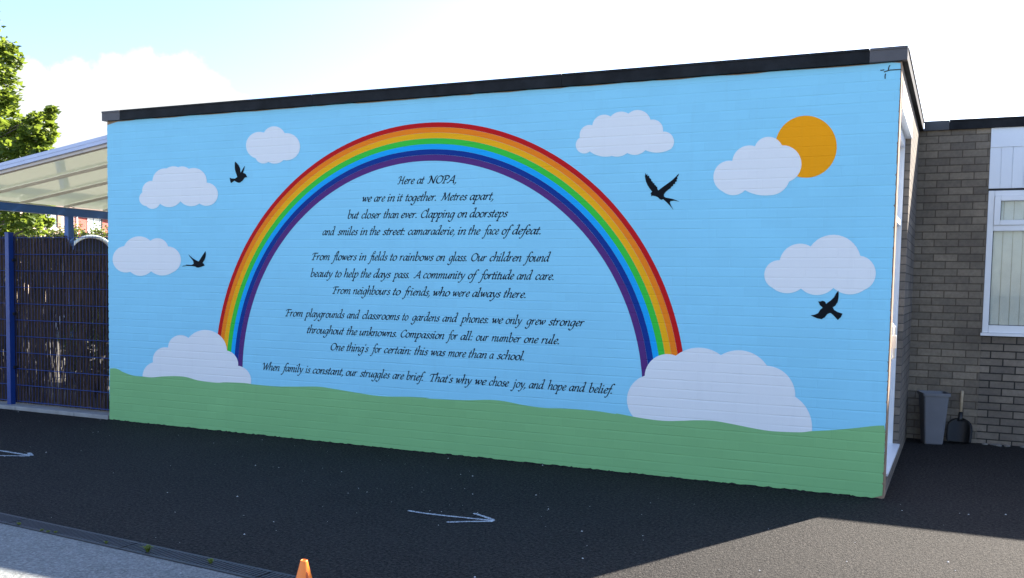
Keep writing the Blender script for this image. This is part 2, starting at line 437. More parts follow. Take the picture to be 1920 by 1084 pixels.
# side door in its recess, facing the wing's corner
b = MB(); b.box((7.41,.22,.16),(7.50,.80,2.05)); b.box((7.41,.84,.16),(7.50,1.66,2.05)); b.box((7.41,.22,2.10),(7.50,1.66,2.70)); b.build('door_panel', M_PANEL, mb)
door = [o for o in mb.children if o.name.startswith('door_panel')][0]
b = MB(); b.box((7.41,.1705,.1405),(7.545,.218,2.80)); b.box((7.41,1.662,.1405),(7.545,1.6995,2.80)); b.box((7.41,.2185,2.72),(7.545,1.6615,2.80)); b.box((7.41,.2185,2.052),(7.54,1.6615,2.098)); b.build('door_frame', M_UPVC, mb)
b = MB(); b.box((7.402,.171,2.801),(7.597,1.699,2.989)); b.build('head_panel', M_PANEL, mb)
b = MB(); b.box((7.41,.171,.1405),(7.604,1.699,.159)); b.build('threshold', M_UPVC, mb)
hb = MB(); hy = .31
hb.tube([(7.500,hy,1.245),(7.585,hy,1.245),(7.600,hy,1.225),(7.600,hy,1.0),(7.585,hy,.98),(7.500,hy,.98)], .012, 10)
hb.box((7.5005,hy-.03,1.07),(7.615,hy+.03,1.165))
hd = hb.build('handle', M_STEEL, mb, bevel=.004); hd.parent = door; hd.matrix_parent_inverse = Matrix()

# ---- mural
LAY = {'band': -.0012, 'text': -.0012, 'sun': -.0012, 'cloud': -.0024, 'hill': -.0036, 'bird': -.0036, 'crack': -.003}
OX, OZ, OA, OB = 3.783, .573, 2.3546, 2.3007
IX, IZ, IA, IB = 3.777, .594, 2.0075, 1.952
fr = [0, .127, .266, .414, .562, .698, .837, 1.0]
def rbp(t, a):
    x = OX+(IX-OX)*t + (OA+(IA-OA)*t)*math.cos(a); z = OZ+(IZ-OZ)*t + (OB+(IB-OB)*t)*math.sin(a)
    return x, z
for k in range(7):
    b = MB(); n = 128; a0, a1 = R(-4), R(184); pr = None
    for j in range(n+1):
        a = a0+(a1-a0)*j/n
        wob = .0012*math.sin(j*.9+k*2)+.0010*math.sin(j*2.3+k)
        xo, zo = rbp(fr[k]+.002+wob*.6, a); xi, zi = rbp(fr[k+1]-.001+.0012*math.sin(j*.9+(k+1)*2)*.6, a)
        cur = ((xo, LAY['band'], zo), (xi, LAY['band'], zi))
        if pr: b.quad(cur[0], pr[0], pr[1], cur[1])
        pr = cur
    o = b.build('rainbow_band', RB[k], mb)
    for p in o.data.polygons:
        if p.normal.y > 0: p.flip()
    o['label'] = ('red outermost', 'orange second', 'yellow third', 'green middle', 'light blue fifth', 'dark blue sixth', 'purple innermost')[k]+' band of the painted rainbow'

def arc3(A, V, B, n=14):
    (x1,y1),(x2,y2),(x3,y3) = A, V, B
    d = 2*(x1*(y2-y3)+x2*(y3-y1)+x3*(y1-y2))
    if abs(d) < 1e-6: return [A, V]
    ux = ((x1*x1+y1*y1)*(y2-y3)+(x2*x2+y2*y2)*(y3-y1)+(x3*x3+y3*y3)*(y1-y2))/d
    uy = ((x1*x1+y1*y1)*(x3-x2)+(x2*x2+y2*y2)*(x1-x3)+(x3*x3+y3*y3)*(x2-x1))/d
    r = math.hypot(x1-ux, y1-uy); a1, a2, a3 = (math.atan2(q[1]-uy, q[0]-ux) for q in (A, V, B))
    tau = 2*math.pi; s2 = (a2-a1) % tau; s3 = (a3-a1) % tau
    if s2 > s3: s3 -= tau
    return [(ux+r*math.cos(a1+s3*i/n), uy+r*math.sin(a1+s3*i/n)) for i in range(n)]
def cloud(zoom, pts, label, tail=()):
    ox, oy, s = zoom; P = [(ox+x/s, oy+y/s) for x, y in pts]; outl = []
    closed = not tail
    n = len(P)
    for i in range(0, n if closed else n-2, 2):
        outl += arc3(P[i], P[i+1], P[(i+2) % n])
    if not closed: outl.append(P[-1]); outl += [(ox+x/s, oy+y/s) for x, y in tail]
    o = poly('painted_cloud', [(q.x, LAY['cloud'], q.z) for q in (at_y(x, y) for x, y in outl)], P_CLOUD, mb)
    o['label'] = label
    return o
cloud((400,220,4.5175), [(430,130),(515,77),(605,135),(736,245),(595,362),(528,393),(468,378),(410,390),(360,348),(278,235)], 'painted cloud left of the rainbow top')
cloud((180,160,3.012), [(285,682),(245,640),(263,605),(272,563),(320,540),(345,487),(400,470),(433,458),(465,463),(495,459),(525,472),(600,485),(626,550),(690,615),(585,668),(535,683),(478,655),(422,688),(362,668),(325,698)], 'painted cloud above the swallow near the left edge')
cloud((180,160,3.012), [(195,1053),(95,975),(160,908),(222,856),(308,878),(355,864),(408,910),(480,975),(430,1058),(370,1074),(312,1050),(258,1076)], 'painted cloud at the far left edge of the wall')
cloud((200,580,3.872), [(262,490),(285,420),(338,385),(365,300),(447,278),(505,193),(595,208),(725,150),(875,300),(940,345),(955,410),(1030,455),(1048,540)], 'painted cloud at the left foot of the rainbow', [(1048,600),(262,560)])
cloud((1060,190,8.348), [(385,785),(165,700),(230,570),(280,410),(425,375),(570,215),(712,240),(845,165),(990,195),(1155,138),(1335,290),(1490,340),(1530,475),(1690,570),(1655,745),(1470,803),(1255,765),(1120,838),(970,808),(850,865),(730,855),(560,862)], 'painted cloud right of the rainbow top')
cloud((1320,200,5.647), [(435,885),(310,938),(200,900),(100,740),(300,575),(385,440),(540,420),(690,320),(825,410),(1033,610),(900,795),(820,900),(700,938),(560,932)], 'painted cloud in front of the painted sun')
cloud((1420,430,7.742), [(635,860),(430,928),(220,850),(105,620),(325,450),(470,250),(775,250),(1085,80),(1495,385),(1715,590),(1550,880),(1330,945),(1105,850),(860,955)], 'painted cloud above the lowest swallow on the right')
cloud((1160,640,4.8), [(130,675),(80,480),(235,310),(310,160),(515,130),(715,57),(920,125),(1130,85),(1335,220),(1530,320),(1590,500),(1690,600),(1740,800)], 'large painted cloud at the right foot of the rainbow', [(1740,880),(130,770)])
pts = [(1511.3+57.7*math.cos(a), 275.2+58.2*math.sin(a)) for a in (2*math.pi*i/96 for i in range(96))]
poly('painted_sun', [(q.x, LAY['sun'], q.z) for q in (at_y(*p) for p in pts)], P_SUN, mb)

hill = []
def zz(ox, oy, s, L_): return [(ox+x/s, oy+y/s) for x, y in L_]
hill += zz(200,580,3.872, [(18,430),(60,428),(90,438),(120,455),(190,480),(260,488),(330,495),(400,488),(500,485),(580,492),(660,515),(740,527),(810,533),(870,530),(1000,535)])
hill += zz(400,520,3.84, [(300,772),(450,785),(600,787),(750,787),(850,800),(1000,825),(1200,855),(1400,860),(1550,868)])
hill += zz(800,520,3.84, [(0,872),(150,880),(300,885),(450,882),(560,892),(700,920),(850,940),(1000,945),(1200,960),(1350,982)])
hill += zz(1160,640,4.8, [(0,652),(200,690),(400,715),(560,715),(700,710),(850,715),(1000,740),(1200,780),(1350,805),(1500,815),(1650,818),(1740,808),(1900,800)])
hill += [(1600,803),(1640,798.5),(1661.5,798)]
hp = [at_y(*q) for q in hill]
def cat(P, n=6):
    out_ = []
    for i in range(len(P)-1):
        p0, p1, p2, p3 = P[max(i-1,0)], P[i], P[i+1], P[min(i+2,len(P)-1)]
        for k in range(n):
            t = k/n
            out_.append(.5*((2*p1)+(p2-p0)*t+(2*p0-5*p1+4*p2-p3)*t*t+(3*p1-p0-3*p2+p3)*t**3))
    out_.append(P[-1]); return out_
hp = cat([Vector((q.x, LAY['hill'], q.z)) for q in hp], 4)
hp = [q for q in hp if .003 <= q.x <= W-.004]
sk = ragged(); low = [(x, z) for x, z in sk if z < .04]; low = low[1:-1]
edge_r = [(W-.004, .03)]
for k in range(0, 8):
    zz_ = Z_BED+COURSE*k
    if zz_ < hp[-1].z-.02: edge_r += [(W-.002, zz_-.012), (W-rnd.choice([.003,.004,.010]), zz_), (W-.002, zz_+.012)]
poly('painted_hill', [Vector((.003, LAY['hill'], .012))]+[Vector((x, LAY['hill'], z)) for x, z in low if .01 < x < W-.02]+[Vector((x, LAY['hill'], z)) for x, z in edge_r]+hp[::-1], P_HILL, mb)

def bird(zoom, pts, label):
    ox, oy, s = zoom
    o = poly('painted_bird', [(q.x, LAY['bird'], q.z) for q in (at_y(ox+x/s, oy+y/s) for x, y in pts)], P_BLACK, mb); o['label'] = label
bird((1180,300,9.858), [(300,240),(315,285),(330,255),(340,300),(365,290),(375,335),(400,350),(410,390),(430,400),(440,430),(462,430),(470,465),(490,470),(500,495),(515,495),(522,540),(538,565),(620,500),(720,430),(800,370),(860,310),(920,250),(905,300),(885,315),(893,345),(875,360),(880,395),(850,410),(850,440),(815,450),(810,480),(770,500),(770,520),(720,550),(665,600),(640,640),(645,680),(680,697),(760,712),(830,730),(930,772),(830,752),(765,760),(750,780),(765,830),(822,930),(760,855),(700,790),(630,725),(600,738),(570,730),(530,690),(480,668),(430,660),(405,672),(408,645),(395,630),(405,600),(425,590),(380,530),(340,470),(310,400),(290,310)], 'swallow with spread wings right of the rainbow')
bird((1500,530,12.04), [(868,180),(875,260),(870,340),(850,440),(815,490),(805,515),(740,555),(770,615),(840,660),(960,700),(920,780),(855,845),(780,760),(700,690),(670,685),(620,710),(560,780),(490,825),(440,815),(385,805),(320,775),(240,740),(330,725),(410,690),(460,610),(510,570),(500,550),(450,510),(430,455),(410,425),(470,425),(500,410),(550,420),(580,450),(590,485),(620,455),(700,400),(770,330),(810,250)], 'swallow flying up below the right hand cloud')
bird((420,290,18.07), [(380,235),(440,285),(510,380),(550,460),(560,560),(572,620),(640,490),(720,370),(690,490),(650,625),(690,628),(745,665),(780,730),(790,770),(740,765),(690,800),(640,880),(560,945),(500,955),(440,935),(360,885),(240,970),(220,900),(200,785),(270,810),(380,815),(455,760),(440,700),(400,590),(375,480),(370,330)], 'small bird with raised wings left of the rainbow')
bird((335,460,21.68), [(1100,235),(1115,350),(1100,470),(1060,590),(980,715),(1030,755),(1065,830),(1000,845),(920,880),(800,910),(740,900),(680,865),(520,840),(340,838),(230,855),(140,862),(200,830),(330,815),(290,785),(380,790),(520,800),(570,780),(620,745),(600,640),(540,560),(470,480),(400,360),(470,430),(560,510),(680,590),(820,660),(900,540),(1000,380)], 'swallow gliding beside the far left cloud')

def strip(name, pts, wd, mat, y):
    b = MB(); P = [Vector((q.x, y, q.z)) for q in (at_y(*p) for p in pts)]
    for a, c in zip(P, P[1:]):
        d = (c-a).normalized(); n_ = Vector((-d.z,0,d.x))*wd/2
        b.quad(a-n_, c-n_, c+n_, a+n_)
    o = b.build(name, mat, mb)
    return o
ox, oy, s = 1610, 70, 5.705
for L_ in ([(232,355),(275,350)],[(270,372),(300,362),(330,352),(390,348),(452,344)],[(318,352),(322,322),(335,300)],[(288,390),(282,415),(283,445)]):
    strip('crack', [(ox+x/s, oy+y/s) for x, y in L_], .007, M_DARK, LAY['crack'])

# ---- lettering: a chancery hand written with a broad pen
G = {
'a': (.90, [[(.72,.90),(.50,1.0),(.22,.80),(.10,.38),(.18,.06),(.36,.06),(.58,.34),(.74,.80)], [(.80,1.02),(.72,.55),(.68,.18),(.75,.02),(.92,.18)]]),
'b': (.90, [[(.05,1.62),(.24,1.76),(.22,1.3),(.16,.5),(.16,.14)], [(.17,.50),(.34,.86),(.56,1.0),(.76,.80),(.74,.40),(.52,.06),(.30,.0),(.15,.12)]]),
'c': (.72, [[(.66,.82),(.56,1.0),(.34,.93),(.14,.58),(.13,.20),(.34,.0),(.68,.24)]]),
'd': (.93, [[(.72,.90),(.50,1.0),(.22,.80),(.10,.38),(.18,.06),(.36,.06),(.58,.34),(.74,.80)], [(.52,1.62),(.66,1.74),(.84,1.74),(.78,1.2),(.71,.5),(.69,.14),(.77,.02),(.94,.18)]]),
'e': (.72, [[(.14,.44),(.42,.54),(.62,.74),(.54,1.0),(.34,.93),(.14,.58),(.13,.20),(.34,.0),(.66,.24)]]),
'f': (.50, [[(.86,1.62),(.76,1.77),(.56,1.70),(.42,1.35),(.30,.7),(.18,.0),(.04,-.50),(-.12,-.72),(-.30,-.64)], [(.02,.94),(.60,.98)]]),
'g': (.88, [[(.72,.90),(.50,1.0),(.22,.80),(.10,.38),(.18,.06),(.36,.06),(.58,.34),(.74,.80)], [(.80,1.02),(.72,.5),(.64,-.05),(.52,-.5),(.28,-.76),(.02,-.66),(.0,-.5)]]),
'h': (.93, [[(.05,1.62),(.26,1.76),(.23,1.2),(.12,.0)], [(.16,.42),(.36,.82),(.58,1.0),(.74,.90),(.70,.45),(.66,.12),(.74,.0),(.92,.18)]]),
'i': (.46, [[(.02,.78),(.20,1.0),(.18,.60),(.12,.15),(.20,.0),(.40,.20)], [(.30,1.34),(.20,1.46)]]),
'j': (.46, [[(.04,.80),(.24,1.0),(.20,.3),(.10,-.4),(-.10,-.74),(-.34,-.60)], [(.33,1.34),(.23,1.46)]]),
'k': (.84, [[(.05,1.62),(.26,1.76),(.23,1.2),(.12,.0)], [(.18,.42),(.44,.88),(.64,1.0),(.70,.80),(.50,.60),(.26,.52)], [(.36,.54),(.52,.22),(.68,.0),(.92,.12)]]),
'l': (.46, [[(.05,1.62),(.26,1.76),(.23,1.2),(.13,.20),(.20,.0),(.40,.20)]]),
'm': (1.32, [[(.02,.78),(.20,1.0),(.18,.60),(.10,.0)], [(.15,.42),(.32,.82),(.50,1.0),(.62,.88),(.58,.40),(.53,.0)], [(.58,.42),(.76,.82),(.94,1.0),(1.08,.90),(1.04,.45),(1.01,.12),(1.09,.0),(1.28,.18)]]),
'n': (.92, [[(.02,.78),(.20,1.0),(.18,.60),(.10,.0)], [(.15,.42),(.34,.82),(.56,1.0),(.71,.90),(.67,.45),(.63,.12),(.71,.0),(.90,.18)]]),
'o': (.84, [[(.50,1.0),(.26,.90),(.11,.50),(.15,.12),(.36,.0),(.62,.14),(.76,.55),(.66,.92),(.44,1.0)]]),
'p': (.90, [[(.02,.78),(.22,1.0),(.18,.5),(.02,-.72)], [(-.16,-.70),(.20,-.72)], [(.17,.45),(.36,.84),(.58,1.0),(.78,.80),(.74,.40),(.52,.06),(.30,.0),(.14,.12)]]),
'r': (.66, [[(.02,.78),(.20,1.0),(.18,.60),(.10,.0)], [(.15,.42),(.30,.80),(.46,.98),(.62,.94)]]),
's': (.64, [[(.60,.86),(.46,1.0),(.24,.88),(.26,.66),(.48,.42),(.48,.14),(.26,.0),(.02,.16)]]),
't': (.52, [[(.34,1.38),(.24,.80),(.15,.20),(.22,.0),(.46,.20)], [(.02,.93),(.52,.99)]]),
'u': (.93, [[(.02,.78),(.20,1.0),(.17,.55),(.14,.16),(.26,.0),(.48,.20),(.72,.70)], [(.80,1.02),(.72,.55),(.68,.18),(.75,.02),(.92,.18)]]),
'v': (.76, [[(.02,.80),(.18,1.0),(.26,.60),(.28,.04)], [(.28,.04),(.58,.42),(.70,.80),(.58,1.0)]]),
'w': (1.12, [[(.02,.80),(.18,1.0),(.24,.55),(.25,.04)], [(.25,.04),(.46,.45),(.62,.98)], [(.62,.98),(.62,.50),(.64,.04)], [(.64,.04),(.94,.42),(1.05,.80),(.92,1.0)]]),
'y': (.80, [[(.02,.80),(.18,1.0),(.26,.60),(.34,.10)], [(.80,1.0),(.64,.45),(.40,-.20),(.10,-.68),(-.16,-.62)]]),
'H': (1.15, [[(-.12,1.25),(.02,1.52),(.32,1.60),(.28,.9),(.16,.1),(-.12,.02)], [(1.12,1.58),(.98,1.50),(.90,.9),(.82,.12),(.98,.02)], [(.20,.80),(.92,.84)]]),
'N': (1.22, [[(.22,1.45),(.22,.8),(.10,.10),(-.14,.02)], [(-.10,1.30),(.06,1.56),(.24,1.52),(.48,.9),(.86,.0)], [(.86,.0),(.96,.8),(1.08,1.45),(1.34,1.60)]]),
'O': (1.22, [[(.76,1.60),(.36,1.42),(.12,.85),(.20,.25),(.54,.0),(.94,.22),(1.14,.85),(1.04,1.38),(.66,1.60)]]),
'P': (.98, [[(.38,1.52),(.32,.8),(.20,.0)], [(.0,.0),(.42,.02)], [(-.08,1.20),(.08,1.48),(.50,1.60),(.90,1.48),(.94,1.10),(.68,.82),(.34,.76)]]),
'A': (1.16, [[(-.18,.08),(.06,.06),(.30,.50),(.62,1.15),(.88,1.62)], [(.88,1.62),(.90,.8),(.94,.08),(1.12,.02)], [(.26,.52),(.92,.56)]]),
'M': (1.52, [[(-.14,.02),(.08,.12),(.24,.75),(.38,1.50)], [(.12,1.40),(.38,1.58),(.52,.9),(.66,.06)], [(.66,.06),(.98,.85),(1.34,1.60)], [(1.34,1.60),(1.30,.85),(1.26,.08),(1.44,.02)]]),
'C': (1.0, [[(1.02,1.28),(.90,1.58),(.56,1.50),(.22,1.05),(.14,.42),(.38,.02),(.70,.04),(.98,.30)]]),
'F': (.92, [[(.42,1.52),(.34,.8),(.20,.0)], [(.0,.0),(.44,.02)], [(-.08,1.20),(.06,1.46),(.40,1.56),(.92,1.53),(1.02,1.64)], [(.36,.84),(.76,.87)]]),
'T': (.98, [[(.60,1.52),(.50,.8),(.40,.0)], [(.20,.0),(.62,.02)], [(-.08,1.22),(.08,1.48),(.50,1.56),(1.10,1.53),(1.20,1.66)]]),
'W': (1.50, [[(-.08,1.25),(.08,1.54),(.26,1.50),(.34,.8),(.38,.0)], [(.38,.0),(.66,.7),(.96,1.58)], [(.96,1.58),(.95,.8),(.98,.0)], [(.98,.0),(1.30,.8),(1.44,1.35),(1.62,1.60)]]),
'.': (.36, [[(.20,.0),(.08,.13)]]), ',': (.36, [[(.20,.14),(.16,-.12),(-.04,-.42)]]), ':': (.40, [[(.20,.0),(.09,.12)], [(.20,.78),(.09,.90)]]), "'": (.30, [[(.24,1.76),(.16,1.42)]])}
NIB = Vector((math.cos(R(42)), math.sin(R(42))))*.18
def crv(P, n=7):
    P = [Vector(p) for p in P]
    return cat(P, n) if len(P) > 2 else [P[0].lerp(P[1], k/3) for k in range(4)]
def glyph_ink(word):
    """strokes of a word in pen units, already slanted, and its left-most ink"""
    x = 0; S_ = []
    for ch in word:
        adv, st = G[ch]
        for k in st:
            pts_ = []
            for p in crv(k):
                y = p.y
                if ch.islower(): y = 1+(y-1)*1.22 if y > 1 else (y*1.12 if y < 0 else y)
                pts_.append(Vector((p.x+x+.20*y, y)))
            S_.append(pts_)
        x += adv
    lo = min(p.x for q in S_ for p in q); hi = max(p.x for q in S_ for p in q)
    return S_, lo, hi
def write(words, starts, end, base_l, base_r, xh):
    """words start where the sign writer set them out; starts/end/base in photo pixels, mapped on to the wall"""
    b = MB(); k_ = 0
    x0, x1 = starts[0], end
    B0, B1 = at_y(x0, base_l), at_y(x1, base_r)
    def bz(x): return B0.z+(B1.z-B0.z)*(x-B0.x)/(B1.x-B0.x)
    ends = []
    for i, wd in enumerate(words):
        S_, lo, hi = glyph_ink(wd)
        xs = at_y(starts[i], (base_l+base_r)/2).x
        if i+1 < len(words):
            nxt = at_y(starts[i+1], (base_l+base_r)/2).x; gap = .78*xh
            if words[i+1][0] in 'fjpy': gap = .50*xh
            if wd[-1] == 'f': gap = -.05*xh
            if wd[-1] in '.:,': gap *= 1.25
            if wd[-1] == '.' and words[i+1][0].isupper(): gap = 1.3*xh
            xe = nxt-gap
        else: xe = at_y(end, base_r).x
        sx = (xe-xs)/(hi-lo)
        for st in S_:
            y = LAY['text']-.00004*(k_ % 8); k_ += 1; Lf = []; Rt = []
            for j, p in enumerate(st):
                d = (st[min(j+1,len(st)-1)]-st[max(j-1,0)])
                if d.length < 1e-6: d = Vector((1,0))
                d.normalize(); nn = Vector((-d.y, d.x)); hw = abs(nn.dot(NIB))/2+.040
                if j in (0, len(st)-1): p = p + d*(.02 if j else -.02)
                for q, lst in ((p+nn*hw, Lf), (p-nn*hw, Rt)):
                    X = xs+(q.x-lo)*sx; lst.append((X, y, bz(X)+q.y*xh))
            for j in range(len(st)-1): b.quad(Rt[j], Rt[j+1], Lf[j+1], Lf[j])
    o = b.build('lettering', P_INK, mb)
    for p in o.data.polygons:
        if p.normal.y > 0: p.flip()
    return o
za = lambda v: 560+v/3.692
zb = lambda v: 400+v/3.84
zc = lambda v: 800+v/3.84
XH = .0400
write('Here at NOPA,'.split(), [za(v) for v in (685,822,893)], za(1088), 345.3, 343.0, XH)
write('we are in it together. Metres apart,'.split(), [za(v) for v in (443,525,618,685,742,985,1188)], za(1345), 378.3, 374.3, XH)
write('but closer than ever. Clapping on doorsteps'.split(), [za(v) for v in (342,438,590,712,850,1103,1187)], za(1447), 409.7, 406.7, XH)
write('and smiles in the street: camaraderie, in the face of defeat.'.split(), [za(v) for v in (168,272,430,495,583,760,1105,1178,1270,1408,1482)], za(1672), 440.9, 439.2, XH)
write('From flowers in fields to rainbows on glass. Our children found'.split(), [za(v) for v in (92,226,422,480,635,700,955,1033,1198,1325,1555)], za(1742), 487.4, 490.4, XH)
write('beauty to help the days pass. A community of fortitude and care.'.split(), [za(v) for v in (85,255,315,432,520,650,797,865,1175,1245,1513,1642)], za(1762), 518.9, 524.8, XH)
write('From neighbours to friends, who were always there.'.split(), [za(v) for v in (235,378,655,718,932,1068,1205,1422)], za(1568), 550.5, 558.6, XH)
write('From playgrounds and classrooms to gardens and phones: we only grew stronger'.split(), [zb(v) for v in (520,655,965,1075,1363,1425,1653,1775)]+[zc(v) for v in (473,572,712,880)], zc(1135), 592.7, 612.0, XH)
write('throughout the unknowns. Compassion for all: our number one rule.'.split(), [zb(v) for v in (677,962,1055,1352,1676,1783)]+[zc(v) for v in (358,470,705,828)], zc(950), 624.3, 645.2, XH)
write("One thing's for certain: this was more than a school.".split(), [zb(v) for v in (848,962,1130,1232,1450,1568,1693)]+[zc(v) for v in (305,455,507)], zc(697), 656.4, 675.6, XH)
write("When family is constant, our struggles are brief. That's why we chose joy, and hope and belief.".split(), [zb(v) for v in (357,488,667,718,957,1057,1293,1393)]+[zc(v) for v in (25,212,350,452,606,740,875,1030,1173)], zc(1352), 693.2, 738.6, XH)

# ------------------------------------------------------------------ brick wing on the right
WY = 3.2412
WING_X = 7.41
wg = thing('brick_wing', 'grey brick school wing with white framed window, set back to the right of the mural', 'building', (7.6, WY, 0))
b = MB(); b.box((WING_X,WY,0),(8.235,WY+.3,H-.003),0); b.build('wall', [M_BRICK], wg)
b = MB(); b.box((8.2365,WY+.012,0),(15,WY+.3,1.07),0); b.build('wall', [M_BRICK_D], wg)
b = MB(); b.box((WING_X,WY+.301,0),(15,WY+6,H-.01)); b.build('rear_wall', M_CONC, wg)
b = MB(); b.box((7.635,WY-.034,fz0),(7.86,WY+.3,fz1)); b.build('corner_trim', plain('worn_trim', (.045,.047,.052), .5, .2, 8), wg)
b = MB(); b.box((7.862,WY-.034,fz0),(15,WY+.3,fz1)); b.box((7.863,WY-.04,fz1-.012),(14.99,WY-.0345,fz1+.004)); b.build('fascia', M_FASCIA, wg)
b = MB(); b.box((7.6,WY+.3005,fz0),(15,WY+6,fz1-.02)); b.build('roof', M_ROOF, wg)
b = MB(); b.box((8.2365,WY-.012,2.905),(15,WY+.2,H-.009)); b.build('top_board', M_PANEL, wg)
b = MB()
x = 8.2365
while x < 15:
    b.box((x,WY-.006,2.508),(x+.094,WY+.2,2.9035)); x += .1
b.box((8.2365,WY+.004,2.5085),(15,WY+.19,2.903)); b.build('cladding', M_PANEL, wg)
b = MB(); b.box((8.2365,WY+.01,2.487),(15,WY+.2,2.507)); b.build('gap', M_DARK, wg)
def window(x0, x1):
    f = MB()
    z0, z1, zt = 1.10, 2.486, 2.13
    y0, y1 = WY-.004, WY+.07
    f.box((x0,y0,z0),(x0+.055,y1,z1)); f.box((x1-.055,y0,z0),(x1,y1,z1)); f.box((x0+.0555,y0,z1-.05),(x1-.0555,y1,z1)); f.box((x0+.0555,y0,z0),(x1-.0555,y1,z0+.075)); f.box((x0+.0555,y0,zt-.035),(x1-.0555,y1,zt+.02))
    # opening light on top, with its own sash
    f.box((x0+.056,y0-.014,zt+.021),(x0+.112,y1-.02,z1-.0505)); f.box((x1-.112,y0-.014,zt+.021),(x1-.056,y1-.02,z1-.0505)); f.box((x0+.1125,y0-.014,zt+.021),(x1-.1125,y1-.02,zt+.07)); f.box((x0+.1125,y0-.014,z1-.1),(x1-.1125,y1-.02,z1-.0505))
    fo = f.build('window', M_UPVC, wg, bevel=.004)
    gl = MB(); gl.box((x0+.113,WY+.022,zt+.071),(x1-.113,WY+.028,z1-.101)); gl.box((x0+.056,WY+.022,z0+.076),(x1-.056,WY+.028,zt-.036)); po = gl.build('pane', M_GLASS, wg); po.parent = fo; po.matrix_parent_inverse = Matrix()
    gk = MB(); gk.box((x0+.0555,WY+.012,z0+.0755),(x0+.062,WY+.020,zt-.0355)); gk.box((x0+.1127,WY+.012,zt+.0705),(x0+.118,WY+.020,z1-.1005)); gk.box((x0+.0622,WY+.012,z0+.0755),(x1-.057,WY+.020,z0+.081)); ko = gk.build('gasket', M_DARK, wg); ko.parent = fo; ko.matrix_parent_inverse = Matrix()
    bl = MB(); x = x0+.06
    while x < x1-.1:
        bl.quad((x,WY+.075,z0+.03),(x+.083,WY+.060,z0+.03),(x+.083,WY+.060,z1-.03),(x,WY+.075,z1-.03)); x += .087
    bo = bl.build('blind', M_BLIND, wg); bo.parent = fo; bo.matrix_parent_inverse = Matrix()
    si = MB(); si.box((x0-.012,WY-.03,1.071),(x1+.012,WY+.07,1.0985)); so = si.build('sill', M_UPVC, wg); so.parent = fo; so.matrix_parent_inverse = Matrix()
    rm = MB(); rm.box((x0+.01,WY+.2,z0),(x1-.01,WY+.29,z1)); 
    ro = rm.build('back_panel', plain('tan_backing', (.62,.52,.30), .8), wg); ro.parent = fo; ro.matrix_parent_inverse = Matrix()  # tan panel showing between the blind vanes
def glass():
    m = Mat('window_glass'); m.col((.8,.85,.85)); m.rough(.02); m.b.inputs['Transmission Weight'].default_value = 0
    tr = m.N.new('ShaderNodeBsdfTransparent'); tr.inputs[0].default_value = (.93,.95,.95,1)
    gs = m.N.new('ShaderNodeBsdfGlossy'); gs.inputs['Roughness'].default_value = .02
    fz = m.N.new('ShaderNodeFresnel'); fz.inputs[0].default_value = 1.52
    f2 = m.math('MINIMUM', m.math('MULTIPLY', fz.outputs[0], .7), 1.0)
    ms = m.N.new('ShaderNodeMixShader'); m.L.new(f2, ms.inputs[0]); m.L.new(tr.outputs[0], ms.inputs[1]); m.L.new(gs.outputs[0], ms.inputs[2])
    m.L.new(ms.outputs[0], m.N['Material Output'].inputs['Surface']); return m.m
M_GLASS = glass()
M_BLIND = plain('cream_blind', (.88,.85,.74), .8, .06, 9)
window(8.238, 9.9); window(9.93, 11.6); window(11.63, 13.3); window(13.33, 14.98)
# rubble line of mortar at the foot of the wall
b = MB()
for i in range(60):
    x = 8.3+rnd.random()**1.4*3; y = WY-.03-rnd.random()*.06; r = rnd.uniform(.008,.03)
    b.lathe([(r,0),(r*.8,r*.35),(r*.3,r*.5)], (x,y,0), 6)
o = b.build('rubble', plain('rubble_grey', (.18,.17,.15), .95, .3, 30), kind='stuff'); o['label'] = 'crumbled mortar lying along the foot of the grey brick wall'; o['category'] = 'rubble'

# ------------------------------------------------------------------ grey bin
def grey_bin():
    c = at_z(1747, 829); c.y = 3.0
    t = thing('waste_bin', 'grey tapered open topped bin standing in the corner beside the shovel', 'bin', (c.x, c.y, 0))
    M = Matrix.Translation((c.x, c.y, 0)) @ Matrix.Rotation(R(15), 4, 'Z')
    def ring(h_, z):
        r = min(.02, h_*.2); P = []
        for cx_, cy_, a0 in ((h_-r,h_-r,0),(-h_+r,h_-r,90),(-h_+r,-h_+r,180),(h_-r,-h_+r,270)):
            for k in range(4):
                a = R(a0+30*k); P.append(M @ Vector((cx_+r*math.cos(a), cy_+r*math.sin(a), z)))
        return P
    prof = [(.074,0.004),(.081,0),(.086,.01),(.117,.47),(.118,.475),(.129,.477),(.130,.505),(.127,.507),(.120,.505),(.116,.47),(.088,.04)]
    b = MB(); rs = []
    for h_, z in prof:
        rs.append(len(b.v)); b.v += [tuple(q) for q in ring(h_, z)]
    for a, c_ in zip(rs, rs[1:]):
        for j in range(16): b.f.append((a+j, a+(j+1)%16, c_+(j+1)%16, c_+j)); b.m.append(0)
    b.f.append(tuple(rs[0]+j for j in range(16))[::-1]); b.m.append(0); b.f.append(tuple(rs[-1]+j for j in range(16))); b.m.append(0)
    # split: body and rim
    o = b.build('body', plain('grey_bin_plastic', (.145,.150,.168), .45, .1, 5), t, smooth=False)
grey_bin()

